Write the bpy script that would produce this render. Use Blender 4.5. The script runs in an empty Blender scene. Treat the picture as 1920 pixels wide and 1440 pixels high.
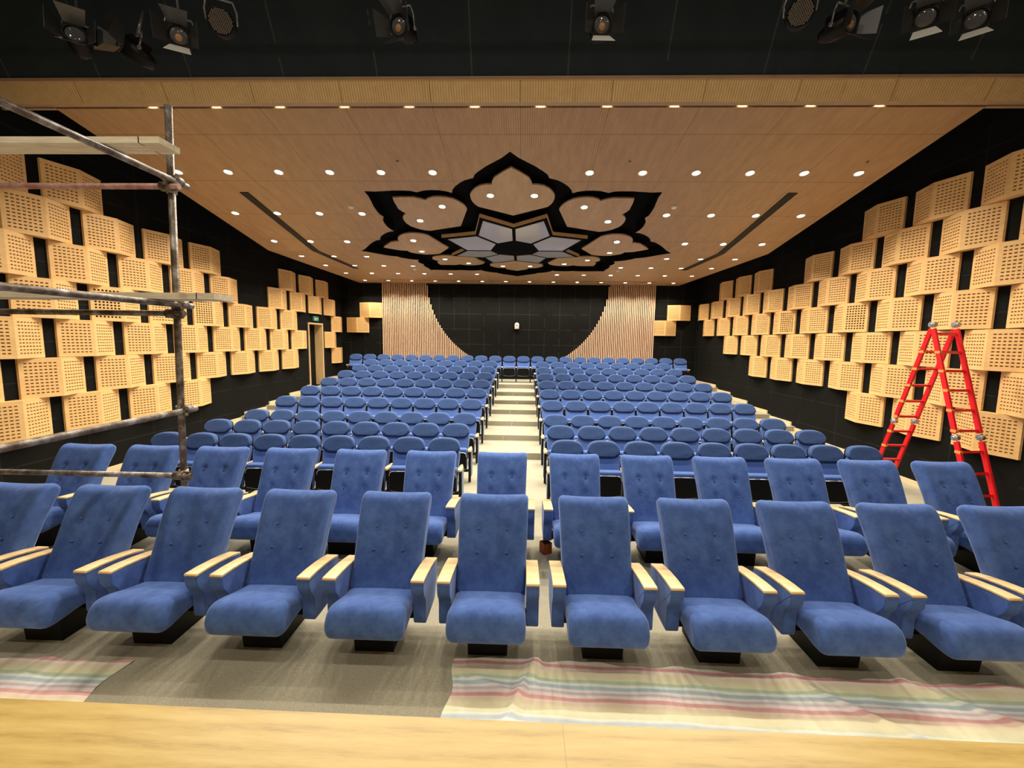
import bpy, bmesh, math, random
from math import pi, sin, cos, tan, radians, sqrt, hypot, exp
from mathutils import Matrix, Vector
random.seed(7)
SC = bpy.context.scene
COL = SC.collection

# ------------------------------------------------------------------ camera
cam_d = bpy.data.cameras.new('camera'); cam = bpy.data.objects.new('camera', cam_d); COL.objects.link(cam)
cam_d.sensor_width = 36; cam_d.lens = 772.78 * 36 / 1920; cam_d.clip_start = 0.05; cam_d.clip_end = 100
RR = [[0.9994922, 0.0289497, 0.0133125], [0.0162478, -0.1036464, -0.9944815], [-0.0274102, 0.9941928, -0.1040641]]
m4 = Matrix.Identity(4)
for i in range(3):
    m4[i][0] = RR[0][i]; m4[i][1] = -RR[1][i]; m4[i][2] = -RR[2][i]
m4.translation = (0, 0, 2.4)
cam.matrix_world = m4
SC.camera = cam

# ------------------------------------------------------------------ world and exposure
SC.view_settings.view_transform = 'Standard'; SC.view_settings.look = 'None'
SC.view_settings.gamma = 1; SC.view_settings.use_curve_mapping = False
SC.view_settings.exposure = 0.0
W = bpy.data.worlds.new('world'); SC.world = W; W.use_nodes = True
W.node_tree.nodes['Background'].inputs[0].default_value = (0.02, 0.022, 0.025, 1)
W.node_tree.nodes['Background'].inputs[1].default_value = 0.2
SPOT_W = 140.0        # house downlights
STAGE_W = 215.0      # stage downlights over the stage edge
LAMP_COL = (1.0, 0.90, 0.75)

# ------------------------------------------------------------------ constants of the place
FLX, FLY, FLZ = -0.267, 10.565, 4.603        # centre of the ceiling flower, on the fold
SLOPE = radians(10.92); FLR = 3.867
WL, WR, WB = -7.285, 6.785, 16.45           # wall planes
def ceil_z(y): return FLZ + max(0.0, FLY - y) * tan(SLOPE)
RY = 5.78; RP = 1.048                       # first tip-up row, row spacing
ROWZ = [0, 0, 0, .133, .253, .368, .487, .603, .73, .87]

# ------------------------------------------------------------------ materials
def mat(name, col, rough=.6, metal=0., emit=None, es=0., spec=None, sheen=0.):
    m = bpy.data.materials.new(name); m.use_nodes = True
    b = m.node_tree.nodes['Principled BSDF']
    b.inputs['Base Color'].default_value = (*col, 1); b.inputs['Roughness'].default_value = rough
    b.inputs['Metallic'].default_value = metal
    if emit: b.inputs['Emission Color'].default_value = (*emit, 1); b.inputs['Emission Strength'].default_value = es
    if spec is not None: b.inputs['Specular IOR Level'].default_value = spec
    if sheen: b.inputs['Sheen Weight'].default_value = sheen; b.inputs['Sheen Roughness'].default_value = .4
    return m
class NT:
    def __init__(s, m): s.t = m.node_tree; s.b = s.t.nodes['Principled BSDF']
    def n(s, typ, **kw):
        x = s.t.nodes.new(typ)
        for k, v in kw.items():
            if k.startswith('i_'):
                k2 = k[2:]; k2 = int(k2) if k2.isdigit() else k2.replace('_', ' ')
                x.inputs[k2].default_value = v
            else: setattr(x, k, v)
        return x
    def l(s, a, b): s.t.links.new(a, b)
    def coord(s, scale=(1, 1, 1), kind='Object', rot=(0, 0, 0)):
        c = s.n('ShaderNodeTexCoord'); mp = s.n('ShaderNodeMapping'); mp.inputs['Scale'].default_value = scale
        mp.inputs['Rotation'].default_value = rot
        s.l(c.outputs[kind], mp.inputs['Vector']); return mp.outputs['Vector']
    def math(s, op, a, b=None, c=None):
        x = s.n('ShaderNodeMath', operation=op)
        for i, v in enumerate((a, b, c)):
            if v is None: continue
            if isinstance(v, (int, float)): x.inputs[i].default_value = v
            else: s.l(v, x.inputs[i])
        return x.outputs[0]
    def mix(s, f, a, b, kind='MIX'):
        x = s.n('ShaderNodeMix', data_type='RGBA', blend_type=kind)
        for i, v in ((0, f), (6, a), (7, b)):
            if isinstance(v, tuple): x.inputs[i].default_value = (*v, 1)
            elif isinstance(v, (int, float)): x.inputs[i].default_value = v
            else: s.l(v, x.inputs[i])
        return x.outputs[2]
    def noise(s, vec, scale, detail=4, rough=.6):
        x = s.n('ShaderNodeTexNoise'); x.inputs['Scale'].default_value = scale
        x.inputs['Detail'].default_value = detail; x.inputs['Roughness'].default_value = rough
        s.l(vec, x.inputs['Vector']); return x.outputs[0]
    def ramp(s, f, stops):
        r = s.n('ShaderNodeValToRGB'); s.l(f, r.inputs[0]); e = r.color_ramp.elements
        while len(e) < len(stops): e.new(.5)
        for k, (p, c) in enumerate(stops): e[k].position = p; e[k].color = (*c, 1)
        return r.outputs[0]
    def bump(s, h, strength=.3, dist=.01):
        x = s.n('ShaderNodeBump'); x.inputs['Strength'].default_value = strength; x.inputs['Distance'].default_value = dist
        s.l(h, x.inputs['Height']); s.l(x.outputs[0], s.b.inputs['Normal'])
    def base(s, c): s.l(c, s.b.inputs['Base Color'])

def wood(name, c1, c2, rough=.5, scale=(1, 1, 1), grain=9):
    m = mat(name, c1, rough); t = NT(m)
    v = t.coord(scale)
    n = t.noise(v, grain, 6, .65)
    n2 = t.noise(v, grain * .25, 3, .5)
    f = t.math('ADD', t.math('MULTIPLY', n, .6), t.math('MULTIPLY', n2, .4))
    t.base(t.ramp(f, [(.3, c2), (.62, c1)]))
    return m
def fabric(name, c1, c2, sheen=.5):
    m = mat(name, c1, .9, spec=.15, sheen=sheen); t = NT(m)
    m.node_tree.nodes['Principled BSDF'].inputs['Sheen Tint'].default_value = (.55, .68, 1, 1)
    v = t.coord()
    n = t.math('ADD', t.math('MULTIPLY', t.noise(v, 8, 6, .75), .6), t.math('MULTIPLY', t.noise(v, 2.5, 3, .6), .4)); t.base(t.ramp(n, [(.40, c2), (.60, c1)]))
    t.bump(t.noise(v, 220, 2), .25, .002)
    return m
M = {}
M['blue'] = fabric('blue_velvet', (.082, .158, .420), (.047, .093, .285))
M['blue2'] = fabric('blue_seat_cloth', (.095, .175, .47), (.080, .150, .41))  # seat cloth, lightened for the light falling on the leaning backs
M['blueshade'] = fabric('blue_cloth_shaded', (.050, .094, .240), (.038, .074, .195), .35)  # same cloth darkened: shade of the steeper head cushions put into the colour
M['piping'] = mat('dark_piping', (.008, .016, .055), .9, spec=.1)
M['endblue'] = mat('pale_blue_side_cloth', (.22, .28, .42), .8)
M['armwood'] = wood('armrest_wood', (.86, .62, .32), (.74, .50, .24), .4, (2, 12, 2), 3)
M['black'] = mat('black_plastic', (.004, .004, .0045), .5, spec=.15)
M['blackm'] = mat('black_metal', (.007, .007, .008), .45, .1, spec=.25)
M['silver'] = mat('silver_edge', (.7, .7, .7), .3, .8)
M['boxwood'] = wood('box_veneer', (.88, .56, .235), (.77, .47, .18), .5, (2.5, 2.5, 10), 2.5)
M['hole'] = mat('hole_backing', (.20, .105, .035), .9)
M['holeblack'] = mat('open_hole', (.01, .008, .006), .9)
M['slat'] = wood('slat_wood', (.80, .54, .36), (.70, .45, .29), .6, (6, 6, 1), 3)
M['slatback'] = mat('slat_backing', (.008, .005, .004), .95, spec=.05)  # darkened so the gaps between slats read as shaded
M['doorwood'] = wood('door_frame_wood', (.80, .55, .27), (.65, .43, .2), .5, (5, 5, 1), 3)
M['skirt'] = wood('skirting_wood', (.80, .62, .38), (.70, .52, .3), .5, (1, 1, 6), 4)
M['plank'] = wood('weathered_plank', (.80, .72, .54), (.55, .46, .33), .85, (1, 8, 8), 5)
M['white'] = mat('white_plastic', (.8, .78, .72), .4)
M['glassp'] = mat('opal_glass_panel', (.42, .42, .46), .12)
M['red'] = mat('red_ladder_paint', (.72, .012, .016), .35)
M['sticker'] = mat('orange_sticker', (.9, .35, .08), .5)
M['zinc'] = mat('zinc_hinge', (.62, .62, .62), .35, .85)
M['lens'] = mat('lamp_lens', (1, 1, 1), .3, emit=(1.0, .88, .66), es=26)
M['ring'] = mat('lamp_trim_ring', (.75, .68, .58), .4)
M['dark'] = mat('dark_recess', (.006, .0065, .0075), .9, spec=.02)
M['fresnel'] = mat('fresnel_glass', (.10, .10, .11), .08)
M['warmlens'] = mat('warm_lens_centre', (.45, .22, .10), .4)
M['flap'] = mat('barn_door_metal', (.10, .10, .10), .3, .7)
M['ledface'] = mat('led_array_face', (.20, .17, .14), .35)
M['chromey'] = mat('worn_yoke_metal', (.28, .28, .29), .35, .6)
M['green'] = mat('green_sign', (.02, .22, .15), .4, emit=(.05, .35, .25), es=.08)
M['signw'] = mat('sign_white', (.75, .85, .8), .4, emit=(.6, .8, .7), es=.12)
M['carton'] = mat('red_brown_carton', (.32, .07, .02), .6)
M['cartonshade'] = mat('carton_inside_shade', (.03, .008, .004), .8)  # carton colour darkened to hold the shade inside it
M['wire'] = mat('cable', (.62, .58, .5), .5)

m = M['pipe'] = mat('rusty_scaffold_steel', (.2, .17, .14), .5, .55); t = NT(m); v = t.coord()
t.base(t.ramp(t.noise(v, 9, 5, .7), [(.35, (.075, .045, .025)), (.5, (.19, .155, .12)), (.66, (.42, .40, .38))]))
m = M['pipe2'] = mat('pinkish_painted_tube', (.45, .25, .22), .5, .2); t = NT(m); v = t.coord()
t.base(t.ramp(t.noise(v, 6, 4, .7), [(.35, (.30, .12, .09)), (.55, (.50, .30, .25)), (.7, (.55, .46, .36))]))

# carpet
m = M['carpet'] = mat('carpet', (.3, .27, .2), .95, spec=.1); t = NT(m); v = t.coord()
n1 = t.noise(v, 60, 3, .8); n2 = t.noise(v, 1.2, 3, .5)
c = t.ramp(n1, [(.3, (.27, .25, .185)), (.7, (.42, .39, .295))])
t.base(t.mix(.25, c, t.ramp(n2, [(.3, (.25, .23, .17)), (.7, (.43, .40, .31))])))
t.bump(t.noise(v, 150, 2), .3, .004)

# black acoustic cladding with pale seams; ax = horizontal axis of the wall
def cladding(name, ax, px, pz, ox=0., oz=0., col=(.0085, .0086, .0076), seam=(.028, .028, .025), wdt=.009):
    m = mat(name, col, .85, spec=.08); t = NT(m)
    c = t.n('ShaderNodeTexCoord'); s = t.n('ShaderNodeSeparateXYZ'); t.l(c.outputs['Object'], s.inputs[0])
    def lines(o, per, off):
        u = t.math('FRACT', t.math('DIVIDE', t.math('ADD', o, off + 100 * per), per))
        return t.math('LESS_THAN', t.math('ABSOLUTE', t.math('SUBTRACT', u, .5)), wdt / per)
    f = t.math('MAXIMUM', lines(s.outputs[ax], px, ox), lines(s.outputs['Z'], pz, oz))
    v = t.coord(); n = t.noise(v, 2.2, 3, .6)
    f2 = t.math('MULTIPLY', f, t.math('GREATER_THAN', n, .44))
    t.base(t.mix(f2, t.mix(n, tuple(x * .75 for x in col), tuple(x * 1.25 for x in col)), seam))
    return m
M['wall_back'] = cladding('black_cladding_back', 'X', .596, .596, .1, -.16)
M['wall_side'] = cladding('black_cladding_side', 'Y', 1.2, .6, 0, -.2, seam=(.018, .0185, .018))
M['header'] = cladding('black_header_boards', 'X', 1.23, 40, .11, 0, col=(.030, .041, .052), seam=(.075, .085, .09))
# fluted timber of the ceiling: fine grooves along Y, boards 1.2 m long
def fluted(name, c1, c2, groove, per=.033, seam_per=1.176, seam_off=0.0):
    m = mat(name, c1, .5); t = NT(m)
    c = t.n('ShaderNodeTexCoord'); s = t.n('ShaderNodeSeparateXYZ'); t.l(c.outputs['Object'], s.inputs[0])
    u = t.math('FRACT', t.math('DIVIDE', t.math('ADD', s.outputs['X'], 50), per))
    g = t.math('LESS_THAN', u, .24)
    w = t.math('FRACT', t.math('DIVIDE', t.math('ADD', s.outputs['Y'], 50 * seam_per + seam_off), seam_per))
    sm = t.math('LESS_THAN', w, .009)
    x4 = t.math('FRACT', t.math('DIVIDE', t.math('ADD', s.outputs['X'], 50), 1.188)); sx = t.math('LESS_THAN', x4, .008)
    v = t.coord((5, .6, 5)); n = t.noise(v, 2.2, 5, .65)
    base = t.ramp(n, [(.3, c2), (.65, c1)])
    c3 = t.mix(t.math('MULTIPLY', g, .75), base, groove)
    t.base(t.mix(t.math('MULTIPLY', t.math('MAXIMUM', sm, sx), .8), c3, tuple(x * .5 for x in groove)))
    t.bump(t.math('SUBTRACT', 1.0, g), .5, .004)
    return m
M['ceil'] = fluted('fluted_ceiling_timber', (.50, .315, .165), (.40, .245, .125), (.25, .145, .07), seam_off=-.5)
M['fascia'] = fluted('fluted_fascia_timber', (.92, .66, .34), (.80, .56, .27), (.44, .26, .10), .0345, 50)
M['lip'] = wood('fascia_lip', (.46, .31, .20), (.38, .25, .16), .5, (1, 4, 4), 3)
M['petal'] = wood('petal_veneer', (.50, .33, .185), (.40, .255, .135), .45, (5, .7, 5), 2.2)
M['starside'] = wood('star_side_veneer', (.72, .48, .24), (.6, .4, .2), .45, (5, 5, 5), 2.2)
# stage boards, long along X, joints staggered
m = M['stage'] = mat('stage_boards', (.8, .6, .3), .38); t = NT(m)
v = t.coord((.8, 7.5, 7.5)); n = t.noise(v, 5.5, 8, .72)
wv = t.n('ShaderNodeTexWave', wave_type='RINGS', bands_direction='X'); wv.inputs['Scale'].default_value = .7; wv.inputs['Distortion'].default_value = 7
wv.inputs['Detail'].default_value = 3; t.l(v, wv.inputs['Vector'])
f = t.math('ADD', t.math('MULTIPLY', n, .82), t.math('MULTIPLY', wv.outputs[1], .18))
cc = t.ramp(f, [(.30, (.42, .28, .085)), (.46, (.54, .375, .115)), (.56, (.58, .41, .135)), (.70, (.63, .46, .165))])
c = t.n('ShaderNodeTexCoord'); s = t.n('ShaderNodeSeparateXYZ'); t.l(c.outputs['Object'], s.inputs[0])
jx = t.math('LESS_THAN', t.math('ABSOLUTE', t.math('SUBTRACT', t.math('FRACT', t.math('DIVIDE', t.math('ADD', s.outputs['X'], 24 - .17 + 1.2), 2.4)), .5)), .0008)
jy = t.math('LESS_THAN', t.math('ABSOLUTE', t.math('SUBTRACT', t.math('FRACT', t.math('DIVIDE', t.math('ADD', s.outputs['Y'], 18.04), .2)), .5)), .006)
t.base(t.mix(t.math('MULTIPLY', jx, .5), cc, (.35, .2, .08)))
# striped dust cloth
STR = [(2.899, (.78, .70, .62)), (2.868, (.78, .70, .62)), (2.860, (.62, .14, .17)), (2.838, (.62, .14, .17)), (2.830, (.78, .68, .58)), (2.80, (.72, .60, .42)), (2.76, (.74, .68, .36)),
       (2.735, (.70, .74, .48)), (2.728, (.38, .55, .33)), (2.706, (.38, .55, .33)), (2.698, (.78, .86, .86)), (2.682, (.74, .84, .86)), (2.675, (.30, .48, .60)), (2.652, (.34, .5, .6)), (2.645, (.84, .86, .86)),
       (2.634, (.82, .76, .8)), (2.622, (.52, .42, .52)), (2.612, (.55, .45, .53)), (2.604, (.84, .72, .76)), (2.586, (.84, .66, .66)), (2.578, (.62, .17, .20)), (2.556, (.62, .2, .22)), (2.548, (.85, .62, .52)),
       (2.528, (.80, .60, .40)), (2.50, (.84, .76, .46)), (2.455, (.80, .76, .46)), (2.44, (.66, .72, .46)), (2.425, (.82, .86, .74)), (2.405, (.40, .52, .66)), (2.385, (.42, .54, .66)), (2.372, (.82, .86, .86)), (2.33, (.86, .8, .8))]
def striped(name, shift=0.):
    m = mat(name, (.8, .8, .7), .75); t = NT(m)
    c = t.n('ShaderNodeTexCoord'); uv = t.n('ShaderNodeSeparateXYZ'); t.l(c.outputs['UV'], uv.inputs[0])
    # V runs 0..1 over one 0.567 m repeat: Y 2.899 (0) to 2.332 (1)
    f = t.math('FRACT', t.math('ADD', uv.outputs['Y'], 4.0))
    r = t.n('ShaderNodeValToRGB'); t.l(f, r.inputs[0]); e = r.color_ramp.elements
    st = [(max(0., min(1., (2.899 - y) / .567)), c) for y, c in STR]
    while len(e) < len(st): e.new(.5)
    for k, (p, c) in enumerate(st): e[k].position = p; e[k].color = (*c, 1)
    n = t.noise(t.coord(), 9, 4, .6)
    t.base(t.mix(.30, r.outputs[0], t.ramp(n, [(.3, (.66, .62, .50)), (.7, (.97, .95, .88))])))
    return m
M['cloth'] = striped('striped_dust_cloth')

# ------------------------------------------------------------------ mesh builder
class MB:
    def __init__(s): s.v = []; s.f = []; s.m = []; s.uv = {}; s.smooth = []
    def add(s, vs, fs, mi=0, sm=False):
        o = len(s.v); s.v += [tuple(p) for p in vs]
        for f in fs: s.f.append([o + i for i in f]); s.m.append(mi); s.smooth.append(sm)
    def box(s, x0, x1, y0, y1, z0, z1, mi=0):
        s.add([(x0, y0, z0), (x1, y0, z0), (x1, y1, z0), (x0, y1, z0), (x0, y0, z1), (x1, y0, z1), (x1, y1, z1), (x0, y1, z1)],
              [(0, 3, 2, 1), (4, 5, 6, 7), (0, 1, 5, 4), (1, 2, 6, 5), (2, 3, 7, 6), (3, 0, 4, 7)], mi)
    def tube(s, a, b, r, n=12, mi=0, r2=None, cap=True):
        a = Vector(a); b = Vector(b); d = (b - a).normalized(); r2 = r if r2 is None else r2
        u = d.cross(Vector((0, 0, 1)) if abs(d.z) < .9 else Vector((1, 0, 0))).normalized(); w = d.cross(u)
        vs = []
        for p, q in ((a, r), (b, r2)):
            for k in range(n): an = 2 * pi * k / n; vs.append(p + u * cos(an) * q + w * sin(an) * q)
        s.add(vs, [(k, (k + 1) % n, n + (k + 1) % n, n + k) for k in range(n)], mi, True)
        if cap: s.add(vs, [tuple(range(n))[::-1], tuple(range(n, 2 * n))], mi)
    def path(s, pts, r, n=8, mi=0):
        for a, b in zip(pts, pts[1:]): s.tube(a, b, r, n, mi)
    def sphere(s, c, r, n=12, mi=0, sc=(1, 1, 1)):
        vs = []; fs = []
        h = n // 2
        for i in range(h + 1):
            for k in range(n):
                a = pi * i / h; b = 2 * pi * k / n
                vs.append((c[0] + r * sc[0] * sin(a) * cos(b), c[1] + r * sc[1] * sin(a) * sin(b), c[2] + r * sc[2] * cos(a)))
        for i in range(h):
            for k in range(n): fs.append((i * n + k, (i + 1) * n + k, (i + 1) * n + (k + 1) % n, i * n + (k + 1) % n))
        s.add(vs, fs, mi, True)
    def ring(s, c, R, r, axis='Z', n=16, k=6, mi=0):
        vs = []; fs = []
        for i in range(n):
            a = 2 * pi * i / n
            for j in range(k):
                b = 2 * pi * j / k; q = R + r * cos(b); h = r * sin(b)
                p = {'Z': (q * cos(a), q * sin(a), h), 'Y': (q * cos(a), h, q * sin(a)), 'X': (h, q * cos(a), q * sin(a))}[axis]
                vs.append((c[0] + p[0], c[1] + p[1], c[2] + p[2]))
        for i in range(n):
            for j in range(k):
                fs.append((i * k + j, ((i + 1) % n) * k + j, ((i + 1) % n) * k + (j + 1) % k, i * k + (j + 1) % k))
        s.add(vs, fs, mi, True)
    def puff(s, prof, x0, x1, r, axis='X', nr=4, mi=0, nx=1, fn=None):
        """closed outline swept from x0 to x1 with edges rounded by r. axis X: outline is (y,z); axis Y: outline is (x,z)"""
        n = len(prof); area = sum(prof[i][0] * prof[(i + 1) % n][1] - prof[(i + 1) % n][0] * prof[i][1] for i in range(n))
        if area < 0: prof = prof[::-1]
        nor = []
        for i in range(n):
            a = Vector(prof[i - 1]); b = Vector(prof[(i + 1) % n]); d = (b - a)
            d = d.normalized() if d.length else Vector((1, 0)); nor.append((-d.y, d.x))
        xs = []
        for k in range(nr + 1):
            a = pi / 2 * k / nr; xs.append((x0 + r * (1 - sin(a)), r * (1 - cos(pi / 2 - a)) if 0 else r * (1 - sin(pi / 2 - (pi / 2 - a))) ))
        xs = [(x0 + r * (1 - cos(pi / 2 * k / nr)), r * (1 - sin(pi / 2 * k / nr))) for k in range(nr + 1)]
        mid = [(x0 + r + (x1 - x0 - 2 * r) * k / nx, 0) for k in range(1, nx)]
        xe = [(x1 - (q[0] - x0), q[1]) for q in xs[::-1]]
        allx = xs + mid + xe
        vs = []
        for x, off in allx:
            for (p, q), (a, b) in zip(prof, nor):
                pt = (x, p + a * off, q + b * off) if axis == 'X' else (p + a * off, x, q + b * off)
                vs.append(fn(pt) if fn else pt)
        fs = []
        for i in range(len(allx) - 1):
            for k in range(n):
                q = (i * n + k, (i + 1) * n + k, (i + 1) * n + (k + 1) % n, i * n + (k + 1) % n)
                fs.append(q if axis == 'X' else q[::-1])
        s.add(vs, fs, mi, True)
        c0 = tuple(range(n)); c1 = tuple(range((len(allx) - 1) * n, len(allx) * n))
        s.add(vs, [c0[::-1] if axis == 'Y' else c0, c1 if axis == 'Y' else c1[::-1]], mi, False)
    def mesh(s, name, mats):
        me = bpy.data.meshes.new(name); me.from_pydata(s.v, [], s.f)
        for m_ in (mats if isinstance(mats, (list, tuple)) else [mats]): me.materials.append(m_)
        me.polygons.foreach_set('material_index', s.m); me.polygons.foreach_set('use_smooth', s.smooth)
        bm = bmesh.new(); bm.from_mesh(me); bmesh.ops.remove_doubles(bm, verts=bm.verts, dist=1e-5)
        bmesh.ops.recalc_face_normals(bm, faces=bm.faces); bm.to_mesh(me); bm.free()
        me.update(); return me
    def build(s, name, mats, parent=None, loc=(0, 0, 0), **kw):
        return link(name, s.mesh(name, mats), parent, loc, **kw)
def spline(pts, n, closed=True):
    """Catmull-Rom through pts, n samples"""
    out = []; k = len(pts)
    for i in range(n):
        t = i * (k if closed else k - 1) / (n if closed else n - 1); a = int(t); u = t - a
        if not closed and a >= k - 1: a = k - 2; u = 1
        g = (lambda j: pts[j % k]) if closed else (lambda j: pts[max(0, min(k - 1, j))])
        p0, p1, p2, p3 = g(a - 1), g(a), g(a + 1), g(a + 2)
        out.append(tuple(.5 * (2 * p1[d] + (p2[d] - p0[d]) * u + (2 * p0[d] - 5 * p1[d] + 4 * p2[d] - p3[d]) * u * u + (3 * p1[d] - p0[d] - 3 * p2[d] + p3[d]) * u ** 3) for d in range(len(p1))))
    return out
def link(name, data, parent=None, loc=(0, 0, 0), rotz=0., label=None, cat=None, group=None, kind=None):
    o = bpy.data.objects.new(name, data); COL.objects.link(o); o.location = loc; o.rotation_euler = (0, 0, rotz)
    if parent: o.parent = parent
    if label: o['label'] = label
    if cat: o['category'] = cat
    if group: o['group'] = group
    if kind: o['kind'] = kind
    return o
def copy_tree(o, loc, rotz=None, label=None):
    c = o.copy(); COL.objects.link(c); c.location = loc
    if rotz is not None: c.rotation_euler = (0, 0, rotz)
    if label: c['label'] = label
    for ch in o.children:
        d = ch.copy(); COL.objects.link(d); d.parent = c
        for g in ch.children:
            e = g.copy(); COL.objects.link(e); e.parent = d
    return c
def rrect(x0, x1, z0, z1, r, n=5):
    out = []
    for cx, cz, a0 in ((x1 - r, z1 - r, 0), (x0 + r, z1 - r, 90), (x0 + r, z0 + r, 180), (x1 - r, z0 + r, 270)):
        for k in range(n + 1): a = radians(a0 + 90 * k / n); out.append((cx + r * cos(a), cz + r * sin(a)))
    return out
ORD = ['first', 'second', 'third', 'fourth', 'fifth', 'sixth', 'seventh', 'eighth', 'ninth', 'tenth', 'eleventh', 'twelfth', 'thirteenth', 'fourteenth']

# ------------------------------------------------------------------ the room
YS = [RY + RP * (k - 1) + .325 for k in range(3, 10)]      # risers in front of rows four to ten
b = MB()
edges = [1.42] + YS + [WB]; zs = [0] + ROWZ[3:]
for i in range(len(zs)):
    b.add([(WL, edges[i], zs[i]), (WR, edges[i], zs[i]), (WR, edges[i + 1], zs[i]), (WL, edges[i + 1], zs[i])], [(0, 1, 2, 3)])
    if i: b.add([(WL, edges[i], zs[i - 1]), (WR, edges[i], zs[i - 1]), (WR, edges[i], zs[i]), (WL, edges[i], zs[i])], [(0, 1, 2, 3)])
b.build('floor', M['carpet'], kind='structure')
SZ = .95
b = MB()
e0, e1 = 1.548, 1.433                          # the stage front runs a little askew
def se(x): return 1.4375 - .0071 * x
b.add([(WL - 1, -6, SZ), (WR + 1, -6, SZ), (WR + 1, se(WR), SZ), (WL - 1, se(WL), SZ), (WR + 1, se(WR), 0), (WL - 1, se(WL), 0)], [(0, 1, 2, 3), (3, 2, 4, 5)])
b.build('floor_stage', M['stage'], kind='structure')
def wallquad(name, pts, mt):
    b = MB(); b.add(pts, [(0, 1, 2, 3)]); return b.build(name, mt, kind='structure')
wallquad('wall_back', [(WL, WB, 0), (WR, WB, 0), (WR, WB, 6.6), (WL, WB, 6.6)], M['wall_back'])
DY0, DY1, DZ0, DZ1 = 13.84, 14.74, .73, 2.88   # doorway in the left wall
b = MB()
for y0, y1, z0, z1 in ((-6, DY0, 0, 8), (DY1, WB, 0, 8), (DY0, DY1, DZ1, 8), (DY0, DY1, 0, DZ0)):
    b.add([(WL, y0, z0), (WL, y1, z0), (WL, y1, z1), (WL, y0, z1)], [(0, 1, 2, 3)])
b.build('wall_left', M['wall_side'], kind='structure')
wallquad('wall_right', [(WR, -6, 0), (WR, WB, 0), (WR, WB, 8), (WR, -6, 8)], M['wall_side'])
wallquad('wall_stage_rear', [(WL, -6, 0), (WR, -6, 0), (WR, -6, 8), (WL, -6, 8)], M['header'])
# void above the timber ceiling and over the stage
b = MB(); b.add([(WL, 5.0, 6.6), (WR, 5.0, 6.6), (WR, WB, 6.6), (WL, WB, 6.6)], [(0, 1, 2, 3)])
b.add([(WL, -6, 8), (WR, -6, 8), (WR, 4.49, 8), (WL, 4.49, 8)], [(0, 1, 2, 3)])
b.build('ceiling_void', M['dark'], kind='structure')
# leaning black header over the stage edge, then the fluted timber fascia and its lip
def hy(t): return 5.80 - .4695 * t, 5.534 + .883 * t
b = MB(); (ya, za), (yb, zb) = hy(.255), hy(2.79)
b.add([(WL, ya, za), (WR, ya, za), (WR, yb, zb), (WL, yb, zb), (WL, ya + .12, za), (WR, ya + .12, za), (WR, yb + .12, zb), (WL, yb + .12, zb)], [(0, 1, 2, 3), (4, 5, 6, 7), (0, 1, 5, 4)])
b.build('wall_front', M['header'], kind='structure')
b = MB(); (y0, z0), (y1, z1) = hy(0), hy(.238)
b.add([(WL, y0, z0), (WR, y0, z0), (WR, y1, z1), (WL, y1, z1)], [(0, 1, 2, 3)])
b.build('trim_1', M['fascia'], kind='structure')
b = MB()
b.add([(WL, 5.80, 5.534), (WR, 5.80, 5.534), (WR, 5.862, 5.522), (WL, 5.862, 5.522), (WR, 5.862, 5.66), (WL, 5.862, 5.66)], [(0, 1, 2, 3), (3, 2, 4, 5)])
y2, z2 = hy(.262)
b.add([(WL, y1, z1), (WR, y1, z1), (WR, y1 - .02, z1 + .0), (WL, y1 - .02, z1), (WR, y2 - .02, z2 + .01), (WL, y2 - .02, z2 + .01), (WR, y2 + .02, z2 + .01), (WL, y2 + .02, z2 + .01)], [(0, 1, 2, 3), (3, 2, 4, 5), (5, 4, 6, 7)])
b.build('trim_2', M['lip'], kind='structure')
# folded timber ceiling slab with a dark slot behind the lip
CX0, CX1 = -6.52, 5.95
def polar(r, a): a = radians(a); return (r * sin(a), -r * cos(a))       # a=0 points to the stage
half = [(1.0, 0), (.963, 2.0), (.935, 4.3), (.912, 6.5), (.88, 9.2), (.86, 10.8), (.835, 11.8), (.832, 13.2), (.828, 14.8), (.815, 16.9), (.797, 19.2), (.775, 21.2), (.752, 22.5)]
out = []
for k in range(8):
    c = 45 * k
    for r, a in half[1:-1][::-1]: out.append(polar(r * FLR, c - a))
    out.append(polar(FLR, c))
    for r, a in half[1:]: out.append(polar(r * FLR, c + a))
def onfold(p, off=0.): return (p[0], p[1] * cos(SLOPE), -p[1] * sin(SLOPE) + off) if p[1] < 0 else (p[0], p[1], off)
front = sorted([p for p in out if p[1] < -1e-4], key=lambda p: math.atan2(p[0], -p[1]))     # left tip round by the stage to the right tip
rear = sorted([p for p in out if p[1] > 1e-4], key=lambda p: math.atan2(p[0], p[1]))
xa, xb, yf, yr = CX0 - FLX, CX1 - FLX, (5.880 - FLY) / cos(SLOPE), WB - FLY
TH = .10
b = MB()
for poly in ([(xa, yf), (xb, yf), (xb, 0), (FLR, 0)] + front[::-1] + [(-FLR, 0), (xa, 0)], [(xa, yr), (xb, yr), (xb, 0), (FLR, 0)] + rear[::-1] + [(-FLR, 0), (xa, 0)]):
    for off in (0, TH): b.add([onfold(p, off) for p in poly], [tuple(range(len(poly)))])
for e in ([(xa, yf), (xb, yf)], [(xa, yf), (xa, 0)], [(xb, yf), (xb, 0)], [(xa, 0), (xa, yr)], [(xb, 0), (xb, yr)]):
    b.add([onfold(e[0]), onfold(e[1]), onfold(e[1], TH), onfold(e[0], TH)], [(0, 1, 2, 3)])
b.v = [(x + FLX, y + FLY, z + FLZ) for x, y, z in b.v]
b.build('ceiling', M['ceil'], kind='structure')
# timber strips closing the ceiling to the side walls next to the lip
b = MB(); b.box(WL, CX0, 5.862, 5.90, 5.50, 5.60); b.box(CX1, WR, 5.862, 5.90, 5.50, 5.60); b.build('trim_3', M['lip'], kind='structure')
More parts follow.
